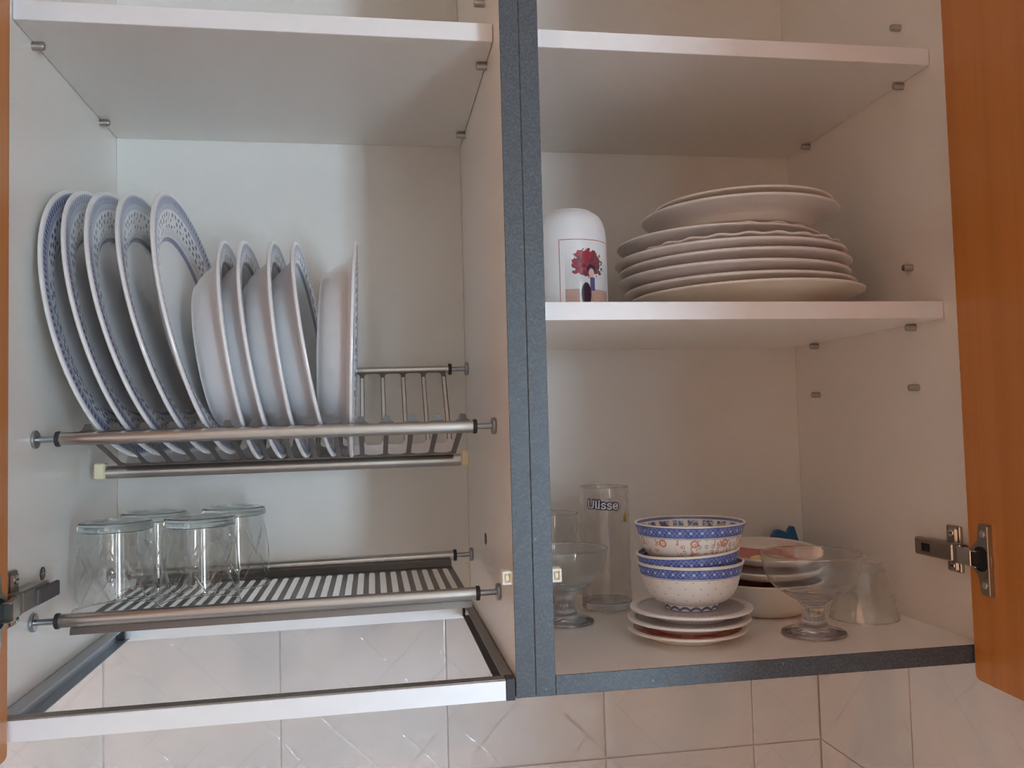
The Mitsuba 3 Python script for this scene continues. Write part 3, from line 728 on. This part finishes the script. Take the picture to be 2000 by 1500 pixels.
sspots = [(-0.2755, 0.137, 0.01), (-0.2535, 0.147, 0.036), (-0.2255, 0.128, 0.041), (-0.2000, 0.155, 0.046), (-0.1590, -0.035, 0.0)]
stext = ["deep white soup plate with blue rim next to the large patterned dinner plate", "second deep soup plate counted from the large dinner plates in the rack",
         "third deep soup plate, the middle of the five smaller upright plates", "fourth deep soup plate, its dark blue patterned inside showing beside the last one",
         "last deep soup plate, standing straight upright next to the empty slots"]
for (x, lean, yaw), tx in zip(sspots, stext):
    k = numbered("soup_plate")
    scene[k] = {**soup, "to_world": upright(x, 0.183, 0.3310, lean, yaw, HS - 0.002)}
    labels[k] = {"label": tx, "category": "plate", "group": "deep soup plates in the dish rack"}

# ------------------------------------------------------------------ four upturned tumblers on the lower rack
def solid(rows, n=96):
    """closed turned solid from (r, z) rows running outwards over the top and back underneath"""
    th = np.linspace(0, 2 * np.pi, n, endpoint=False)
    p = np.array(rows, float)
    V = np.concatenate([np.stack([max(r, 1e-5) * np.cos(th), max(r, 1e-5) * np.sin(th), np.full_like(th, z)], -1) for r, z in p])
    i, j = np.meshgrid(np.arange(len(p) - 1), np.arange(n), indexing="ij")
    a, b = (i * n + j).ravel(), (i * n + (j + 1) % n).ravel()
    t = trimesh.Trimesh(V, np.concatenate([np.stack([a, a + n, b + n], 1), np.stack([a, b + n, b], 1)]), process=False)
    if t.volume < 0:
        t.invert()
    return t
def rim_ring(r, z, t, n=96):
    a = np.linspace(0, 2 * np.pi, 13)
    return solid([(r + t * math.sin(q), z + t * math.cos(q)) for q in a], n)
TH_, TRB, TRT = 0.0890, 0.0400, 0.0352       # height, mouth radius (down), base radius (up)
def t_radius(z):
    return TRB + (TRT - TRB) * z / TH_
def ridge(sign, k, n=7):
    """one raised cut running diagonally up the wall: a slim solid lens of glass"""
    m, q = 26, 7
    zz = np.linspace(0.010, TH_ - 0.017, m)
    V = []
    for i, z in enumerate(zz):
        th0 = 2 * np.pi * (k / n + sign * (z - 0.04) / 0.062 / n)
        wv = 0.75 + 0.5 * math.cos(2 * np.pi * (z / 0.031 + 0.25 * k))
        f = max(math.sin(math.pi * i / (m - 1)), 0.02) ** 0.5 * wv
        for c in range(q):
            u = 2 * np.pi * c / q
            r = t_radius(z) + 0.0002 + 0.0007 * f * math.sin(u)
            th = th0 + 0.0012 * f * math.cos(u) / r
            V.append([r * math.cos(th), r * math.sin(th), z])
    F = []
    for i in range(m - 1):
        for c in range(q):
            a, b = i * q + c, i * q + (c + 1) % q
            F += [[a, b, b + q], [a, b + q, a + q]]
    for c in range(1, q - 1):
        F += [[0, c + 1, c], [(m - 1) * q, (m - 1) * q + c, (m - 1) * q + c + 1]]
    t = trimesh.Trimesh(V, F, process=False)
    if t.volume < 0:
        t.invert()
    return t
t_wall = bs(lathe([[(t_radius(z), z, 0) for z in (TH_ - 0.0092, 0.06, 0.03, 0.0010)]], 96, 1), "tumbler_glass")
t_base = sh(solid([(0, TH_ - 0.0022), (TRT * 0.62, TH_ - 0.0018), (TRT * 0.72, TH_ - 0.0002), (TRT - 0.0025, TH_), (TRT - 0.0008, TH_ - 0.0010), (TRT, TH_ - 0.0035), (TRT + 0.0004, TH_ - 0.0085), (TRT - 0.001, TH_ - 0.0092), (TRT * 0.80, TH_ - 0.0108), (0, TH_ - 0.0100)]), "green_glass", 50)
t_rim = sh(rim_ring(t_radius(0) - 0.0006, 0.0010, 0.0010), "clear_glass", True)
t_cuts = sh(cat(*[ridge(sg_, k_) for sg_ in (-1, 1) for k_ in range(7)]), "cut_glass", 60)
tz = lambda x: ZS + TH / 2 + 0.0002 + K2 * (x + 0.234) + 0.0004
for x, y, a, tx in ((-0.4000, 0.1640, 0, "upturned cut-glass tumbler at the front left of the lower rack, by the cabinet wall"), (-0.3190, 0.1670, 13, "upturned cut-glass tumbler at the front right of the group of four"),
                    (-0.3850, 0.2580, 27, "upturned cut-glass tumbler at the back left, mostly hidden behind two others"), (-0.3005, 0.2700, 8, "upturned cut-glass tumbler at the back right, beside the bare slats")):
    k = thing("tumbler", tx, "glass", "upturned tumblers on the lower rack")
    M_ = T().translate([x, y, tz(x)]).rotate([0, 0, 1], a)
    put(k, "wall", t_wall, M_)
    put(k, "base", t_base, M_, "thick greenish base")
    put(k, "rim", t_rim, M_)
    put(k, "cut_pattern", t_cuts, M_)

# ------------------------------------------------------------------ stacked plates on the middle shelf
def place(shape, x, y, z, lx=0.0, ly=0.0, rot=0.0):
    return {**shape, "to_world": T().translate([x, y, z]).rotate([1, 0, 0], lx).rotate([0, 1, 0], ly).rotate([0, 0, 1], rot)}
def flat_plate(name, shape, x, y, z, label, group="plates stacked on the middle shelf", lx=0, ly=0, rot=0, catg="plate"):
    k = numbered(name)
    scene[k] = place(shape, x, y, z, lx, ly, rot)
    labels[k] = {"label": label, "category": catg}
    if group:
        labels[k]["group"] = group
    return k
big = lathe(plate_segs(0.1285, 0.088, 0.0208, 0.074), 128)
bigw = bs(big, "grey_porcelain")
ZM0 = ZM + 0.0002
flat_plate("stacked_plate", bs(lathe(plate_segs(0.1295, 0.080, 0.0225, 0.068, 0.0036), 128), "cream_porcelain"), 0.2830, 0.1530, ZM0, "large cream plate at the very bottom of the stack on the middle shelf", ly=-0.4)
flat_plate("stacked_plate", bigw, 0.2770, 0.1580, 0.3930 - 0.0208, "second plate from the bottom of the shelf stack, just above the cream plate")
flat_plate("stacked_plate", bigw, 0.2690, 0.1560, 0.4046 - 0.0208, "third plate from the bottom of the stack on the middle shelf", ly=0.3)
flat_plate("stacked_plate", bigw, 0.2710, 0.1560, 0.4166 - 0.0208, "fourth plate from the bottom of the stack, the widest grey-white rim")
flat_plate("stacked_plate", bigw, 0.2650, 0.1540, 0.4264 - 0.0208, "fifth plate from the bottom, directly under the wavy-edged plate")
def wavy(th, r):
    f = np.clip((r - 0.07) / 0.045, 0, 1) ** 2
    return 0.0016 * f * np.cos(24 * th), 0.0008 * f * np.cos(24 * th + 1.0)
flat_plate("stacked_plate", bs(lathe(plate_segs(0.1130, 0.078, 0.0180, 0.062, 0.0034), 192, wob=wavy), "grey_porcelain"), 0.2690, 0.1420, 0.4320 - 0.0180, "wavy-edged plate in the middle of the stack on the shelf", ly=0.4)
flat_plate("stacked_plate", bs(lathe(plate_segs(0.1140, 0.078, 0.0180, 0.062, 0.0034), 128), "grey_porcelain"), 0.2540, 0.1580, 0.4446 - 0.0180, "plate sticking out to the left just above the wavy-edged plate", ly=0.3)
def wavy2(th, r):
    f = np.clip((r - 0.05) / 0.03, 0, 1) ** 2
    return 0.0020 * f * np.cos(14 * th), 0.0010 * f * np.cos(14 * th + 1.0)
flat_plate("stacked_plate", bs(lathe(plate_segs(0.0780, 0.054, 0.0120, 0.046, 0.0030, 0.0040), 160, wob=wavy2), "cream_porcelain"), 0.2700, 0.1400, 0.4379, "small wavy saucer squeezed below the two topmost plates of the stack")
def rimmed(R, rw, H, foot):
    top = [(0, 0.0045), (rw * 0.6, 0.0045), (rw - 0.006, 0.0050), (rw, 0.0110), (rw + 0.003, H - 0.0075), (rw + 0.009, H - 0.0042), (R - 0.006, H - 0.0002), (R - 0.0012, H), (R, H - 0.0008)]
    bot = [(R, H - 0.0008), (R + 0.0003, H - 0.0018), (R, H - 0.0030), (R - 0.0016, H - 0.0038), (R - 0.007, H - 0.0048), (rw + 0.013, H - 0.0092), (rw + 0.0065, H - 0.0125), (rw + 0.0035, 0.0070), (rw - 0.001, 0.0022), (foot + 0.002, 0.0014), (foot + 0.0014, 0), (foot - 0.0014, 0), (foot - 0.002, 0.0014), (0, 0.0018)]
    return [with_code(top, lambda r, z: r / R), with_code(bot, lambda r, z: 1.2 + r / R)]
flat_plate("stacked_plate", bs(lathe(rimmed(0.1090, 0.0740, 0.0230, 0.062), 128), "grey_porcelain"), 0.2760, 0.1460, 0.4513, "deep plate with a broad overhanging rim, second from the top of the stack")
flat_plate("stacked_plate", bs(lathe(plate_segs(0.0985, 0.066, 0.0175, 0.055, 0.0036), 128), "cream_porcelain"), 0.2790, 0.1440, 0.4843 - 0.0175, "topmost plate of the tall stack on the middle shelf")

# mug upside down
def mug_segs():
    o = [(0.0365, 0.0005), (0.0378, 0.0), (0.0392, 0.0), (MUG_R, 0.0012), (MUG_R, 0.020), (MUG_R, 0.060), (MUG_R, 0.076), (0.0392, 0.088), (0.0365, 0.0985), (0.0315, 0.1055), (0.0255, 0.1085), (0.0250, 0.1100), (0.0225, 0.1100), (0.0220, 0.1085), (0, 0.1080)]
    i = [(0, 0.1040), (0.026, 0.1030), (0.034, 0.094), (0.0362, 0.080), (0.0365, 0.02), (0.0365, 0.0005)]
    return [with_code(i[::-1][::-1], lambda r, z: 2.0), with_code(o, lambda r, z: z)]
def flip(segs):
    return [list(reversed(s)) for s in reversed(segs)]
k = numbered("mug")
scene[k] = bs(lathe(mug_segs(), 96, 2), "mug_print")
scene[k]["to_world"] = T().translate([0.0735, 0.130, ZM0])
scene[k]["bsdf"] = ref("mug_print")
labels[k] = {"label": "white upturned mug with a red-framed picture of a red tree, beside the stacked plates", "category": "mug"}

# ------------------------------------------------------------------ bottom of the right cabinet
ZB = TS + 0.0002
def saucer_segs(R, H, foot):
    f = H - 0.0026
    top = [(0, f), (R * 0.5, f), (R * 0.70, f + 0.0003), (R * 0.90, H - 0.0008), (R - 0.002, H), (R, H - 0.0006)]
    bot = [(R, H - 0.0006), (R + 0.0003, H - 0.0018), (R - 0.0004, H - 0.0030), (R - 0.003, H - 0.0038), (R * 0.76, f - 0.0042), (foot + 0.0045, 0.0020), (foot + 0.0012, 0), (foot - 0.0012, 0), (foot - 0.002, 0.0012), (foot - 0.006, f - 0.0042), (0, f - 0.0042)]
    return [with_code(top, lambda r, z: r / R), with_code(bot, lambda r, z: 1.2 + r / R)]
def beaded(th, r):
    f = np.exp(-((r - 0.0550) / 0.0018) ** 2)
    return 0 * th * r, 0.0005 * f * np.cos(92 * th)
sg = lathe(saucer_segs(0.0632, 0.0130, 0.0350), 368, wob=beaded)
sc2 = lathe(saucer_segs(0.0612, 0.0124, 0.0355), 128)
SY = 0.0985
flat_plate("saucer", bs(sc2, "saucer_red_glaze"), 0.1800, SY, ZB, "bottom saucer of the three under the rice bowls, with a reddish inside", "saucers under the rice bowls", catg="saucer")
flat_plate("saucer", bs(sg, "saucer_shade_glaze"), 0.1825, SY, 0.0409 - 0.0130, "middle saucer of the three, with a zigzag inner edge", "saucers under the rice bowls", catg="saucer")
flat_plate("saucer", bs(sg, "saucer_shade_glaze"), 0.1850, SY, 0.0515 - 0.0130, "top saucer carrying the rice bowls, shade painted grey inside with a zigzag white edge", "saucers under the rice bowls", catg="saucer")
def bowl_segs(ro, H=BH):
    out = [(ro[-1], H - 0.0006), (ro[-1] + 0.0002, H - 0.0016)] + [(ro[0] + (ro[-1] - ro[0]) * f, H * g) for f, g in ((0.93, 0.86), (0.86, 0.72), (0.76, 0.52), (0.62, 0.34), (0.36, 0.19), (0.10, 0.145))] + [(ro[0] + 0.0006, 0.0062), (ro[0], 0.0045), (ro[0] - 0.0004, 0.0), (ro[0] - 0.0030, 0.0), (ro[0] - 0.0040, 0.0042), (0, 0.0046)]
    R = ro[-1]
    ins = [(0, 0.0085), (ro[0] * 0.7, 0.0088), (ro[0] + 0.008, 0.0135), (ro[0] + 0.0145, 0.0215), (ro[0] + (R - ro[0]) * 0.74, 0.0320), (R - 0.0040, H * 0.86), (R - 0.0024, H - 0.0010), (R - 0.0012, H), (R, H - 0.0006)]
    return [with_code(ins, lambda r, z: 1.0 + z), with_code(out, lambda r, z: z)]
BX, BY, BZ = 0.1860, 0.0990, 0.0492
flat_plate("rice_bowl", bs(lathe(bowl_segs((0.0285, 0.0553)), 128), "bowl_grain_glaze"), BX, BY, BZ, "lowest of the three nested rice bowls, white with blue band and small grain marks", "nested rice bowls", catg="bowl")
flat_plate("rice_bowl", bs(lathe(bowl_segs((0.0270, 0.0536)), 128), "bowl_dark_glaze"), BX + 0.0005, BY, BZ + 0.0116, "middle rice bowl of the three, tilted, showing only its dark blue band", "nested rice bowls", ly=-3.4, catg="bowl")
flat_plate("rice_bowl", bs(lathe(bowl_segs((0.0270, 0.0575)), 128), "bowl_red_glaze"), BX + 0.0010, BY, 0.1388 - BH, "top rice bowl, blue-banded with rust-red blossoms on its side", "nested rice bowls", rot=20, catg="bowl")

# children's dishes at the back
RX, RY = 0.3120, 0.1900
def deep_segs(R, H, foot):
    top = [(0, 0.0045), (foot, 0.0048), (R * 0.80, H * 0.35), (R * 0.93, H * 0.80), (R - 0.002, H), (R, H - 0.0006)]
    bot = [(R, H - 0.0006), (R + 0.0004, H - 0.002), (R - 0.001, H - 0.0036), (R * 0.945, H * 0.74), (R * 0.83, H * 0.27), (foot + 0.006, 0.0022), (foot + 0.001, 0), (foot - 0.0015, 0), (0, 0.001)]
    return [with_code(top, lambda r, z: r / R), with_code(bot, lambda r, z: 1.2 + r / R)]
flat_plate("bowl", bs(lathe(deep_segs(0.0650, 0.0400, 0.0360), 112), "brown_bowl_glaze"), RX, RY, ZB, "pale bowl with brown inside, bottom of the stack behind the rice bowls", None, catg="bowl")
flat_plate("side_plate", bs(lathe(deep_segs(0.0640, 0.0150, 0.0340), 112), "dark_red_glaze"), RX, RY - 0.002, 0.0742 - 0.0150, "plate with dark red inside between the pale bowl and the red printed plate", None, lx=2, catg="plate")
flat_plate("side_plate", bs(lathe(deep_segs(0.0630, 0.0150, 0.0340), 112), "red_print_glaze"), RX + 0.001, RY - 0.004, 0.0930 - 0.0150, "red printed plate with a yellow figure on top of the stack behind the dessert glass", None, lx=5, catg="plate")

# blue plastic piece behind them
bp_poly = Polygon([(0.3870, ZB), (0.3880, 0.0790), (0.3892, 0.0872), (0.3930, 0.0920), (0.3985, 0.0932), (0.4040, 0.0908), (0.4082, 0.0868), (0.4112, 0.0905), (0.4155, 0.0972), (0.4185, 0.0965), (0.4215, 0.0870), (0.4260, 0.0700), (0.4270, ZB)]).buffer(0.0012).buffer(-0.0006)
hole = Polygon([(0.3945, 0.0700), (0.3950, 0.0800), (0.3985, 0.0832), (0.4020, 0.0800), (0.4030, 0.0700)]).buffer(0.0008)
bm = extrude(bp_poly.difference(hole), 0.008)
bm.apply_transform([[1, 0, 0, 0], [0, 0, 1, 0.322], [0, 1, 0, 0.0008], [0, 0, 0, 1]])
k = numbered("plastic_piece")
scene[k] = sh(bm, "blue_plastic")
labels[k] = {"label": "dark blue plastic piece with a rounded loop and a pointed tip behind the red plate", "category": "plastic piece"}

# glasses: walls are single clear sheets, the thick stems, bases and lips are solid
def sheet(rows, n=96, b="wall_glass"):
    return bs(lathe([[(r, z, 0.0) for r, z in rows]], n), b)
CH = 0.0845
c_bowl = sheet([(0.0505, CH - 0.0006), (0.0506, CH - 0.004), (0.0490, 0.070), (0.0452, 0.0580), (0.0385, 0.0490), (0.0290, 0.0425)], b="sheet_glass")
c_rim = sh(rim_ring(0.0503, CH - 0.0008, 0.0009), "clear_glass", True)
c_stem = sh(solid([tuple(q) for q in chaikin([(0, 0.0440), (0.012, 0.0440), (0.022, 0.0440), (0.0286, 0.0436), (0.0290, 0.0425), (0.0235, 0.0392), (0.0165, 0.0355), (0.0115, 0.0300), (0.0108, 0.0240), (0.0116, 0.0170), (0.0140, 0.0110), (0.0200, 0.0072), (0.0300, 0.0042), (0.0322, 0.0034), (0.0330, 0.0018), (0.0326, 0.0004), (0.0300, 0.0), (0.0200, 0.0008), (0, 0.0020)], 2)]), "clear_glass", 40)
for x, y, tx in ((0.3105, 0.0770, "stemmed clear dessert glass standing in front of the red plates"), (0.0725, 0.2000, "stemmed clear dessert glass half hidden behind the dark cabinet divider")):
    k = thing("dessert_glass", tx, "glass")
    M_ = T().translate([x, y, ZB])
    put(k, "bowl", c_bowl, M_)
    put(k, "rim", c_rim, M_)
    put(k, "stem", c_stem, M_)
k = thing("plastic_cup", "small clear cup turned upside down by the right cabinet wall", "cup")
M_ = T().translate([0.4005, 0.1310, ZB])
put(k, "wall", sheet([(0, 0.0640), (0.0195, 0.0640), (0.0206, 0.0636), (0.0214, 0.0625), (0.0226, 0.0550), (0.0242, 0.0540), (0.0300, 0.0340), (0.0365, 0.003), (0.0367, 0.0005)]), M_)
put(k, "rim", sh(rim_ring(0.0364, 0.0008, 0.0007), "clear_glass", True), M_)
put(k, "base_edge", sh(rim_ring(0.0230, 0.0546, 0.0006), "clear_glass", True), M_)
def straight(par, rb, rt, H, base, M_):
    put(par, "wall", sheet([(rt, H - 0.0004), (rb + (rt - rb) * 0.5, H * 0.5), (rb, base)]), M_)
    put(par, "rim", sh(rim_ring(rt - 0.0003, H - 0.0008, 0.0008), "clear_glass", True), M_)
    put(par, "base", sh(solid([(0, base - 0.001), (rb * 0.8, base - 0.0008), (rb - 0.001, base), (rb, base - 0.0006), (rb, 0.0030), (rb - 0.0010, 0.0010), (rb - 0.003, 0.0), (rb * 0.7, 0.0002), (0, 0.0012)]), "clear_glass", 40), M_)
tg = thing("tall_glass", "tall clear drinking glass printed with white lettering, behind the rice bowls", "glass")
TGX, TGY, TGR, TGH = 0.1405, 0.2660, 0.0300, 0.1480
straight(tg, 0.0305, 0.0298, TGH, 0.010, T().translate([TGX, TGY, ZB]))
k = thing("drinking_glass", "clear flared drinking glass at the back, behind the dessert glass at the divider", "glass")
straight(k, 0.0290, 0.0385, 0.1150, 0.008, T().translate([0.0745, 0.2985, ZB]))

# printed word on the tall glass
def text_shape(text, height):
    from PIL import Image, ImageDraw, ImageFont
    font = ImageFont.truetype(glob.glob("/opt/blender-*/*/datafiles/fonts/Inter.woff2")[0], 96)
    x0, y0, x1, y1 = font.getbbox(text, anchor="ls", stroke_width=2)
    im = Image.new("L", (x1 - x0 + 8, y1 - y0 + 8))
    ImageDraw.Draw(im).text((4 - x0, 4 - y0), text, 255, font, anchor="ls", stroke_width=2)
    on = np.pad(np.asarray(im) > 127, ((0, 0), (1, 1))).astype(np.int8)
    rows, starts = np.nonzero(np.diff(on, axis=1) == 1)
    ends = np.nonzero(np.diff(on, axis=1) == -1)[1]
    s = unary_union([sbox(a, -r - 1, b, -r) for a, b, r in zip(starts, ends, rows)]).buffer(0.6).buffer(-0.6).simplify(0.7)
    s = affinity.affine_transform(s, [1, 0, 0, 1, -4, 4 - y0])
    sc = height / 70.0
    return affinity.scale(s, sc, sc, origin=(0, 0))
def wrap(poly, cx, cy, R, s_mid, z_mid, depth, lift):
    """flat outline (s, z) laid around a glass of radius R; s_mid is the angle (degrees) of its middle"""
    pieces = []
    minx, miny, maxx, maxy = poly.bounds
    step = 0.0022
    n = int((maxx - minx) / step) + 1
    for i in range(n):
        g = poly.intersection(sbox(minx + i * step, miny - 1, minx + (i + 1) * step, maxy + 1))
        if not g.is_empty:
            g = [q for q in getattr(g, "geoms", [g]) if q.geom_type == "Polygon" and q.area > 1e-10]
            pieces += [trimesh.creation.extrude_polygon(q, depth, engine="earcut") for q in g]
    m = cat(*pieces)
    v = np.array(m.vertices)
    midx, midz = (minx + maxx) / 2, (miny + maxy) / 2
    a = np.radians(s_mid) + (v[:, 0] - midx) / R
    rr = R + lift + v[:, 2]
    m.vertices = np.column_stack([cx + rr * np.cos(a), cy + rr * np.sin(a), z_mid + v[:, 1] - midz])
    return m
word = text_shape("Ulisse", 0.0096)
word = affinity.rotate(affinity.scale(word, 1.02, 1.0), -3, origin="centroid")
put(tg, "lettering_outline", sh(wrap(word.buffer(0.0013), TGX, TGY, TGR + 0.0001, -108.5, 0.1455, 0.00015, 0.0002), "print_navy"))
put(tg, "lettering", sh(wrap(word, TGX, TGY, TGR + 0.0001, -108.5, 0.1455, 0.00015, 0.0005), "print_white"), label="white lettering outlined in navy")
pear = Point(0, 0).buffer(0.0038).union(Point(0.0003, 0.0048).buffer(0.0026)).union(sbox(0.0002, 0.006, 0.0010, 0.0095))
put(tg, "fruit_print", sh(wrap(pear, TGX, TGY, TGR + 0.0001, -52, 0.1300, 0.0002, 0.0003), "print_yellow"), label="small yellow fruit print")
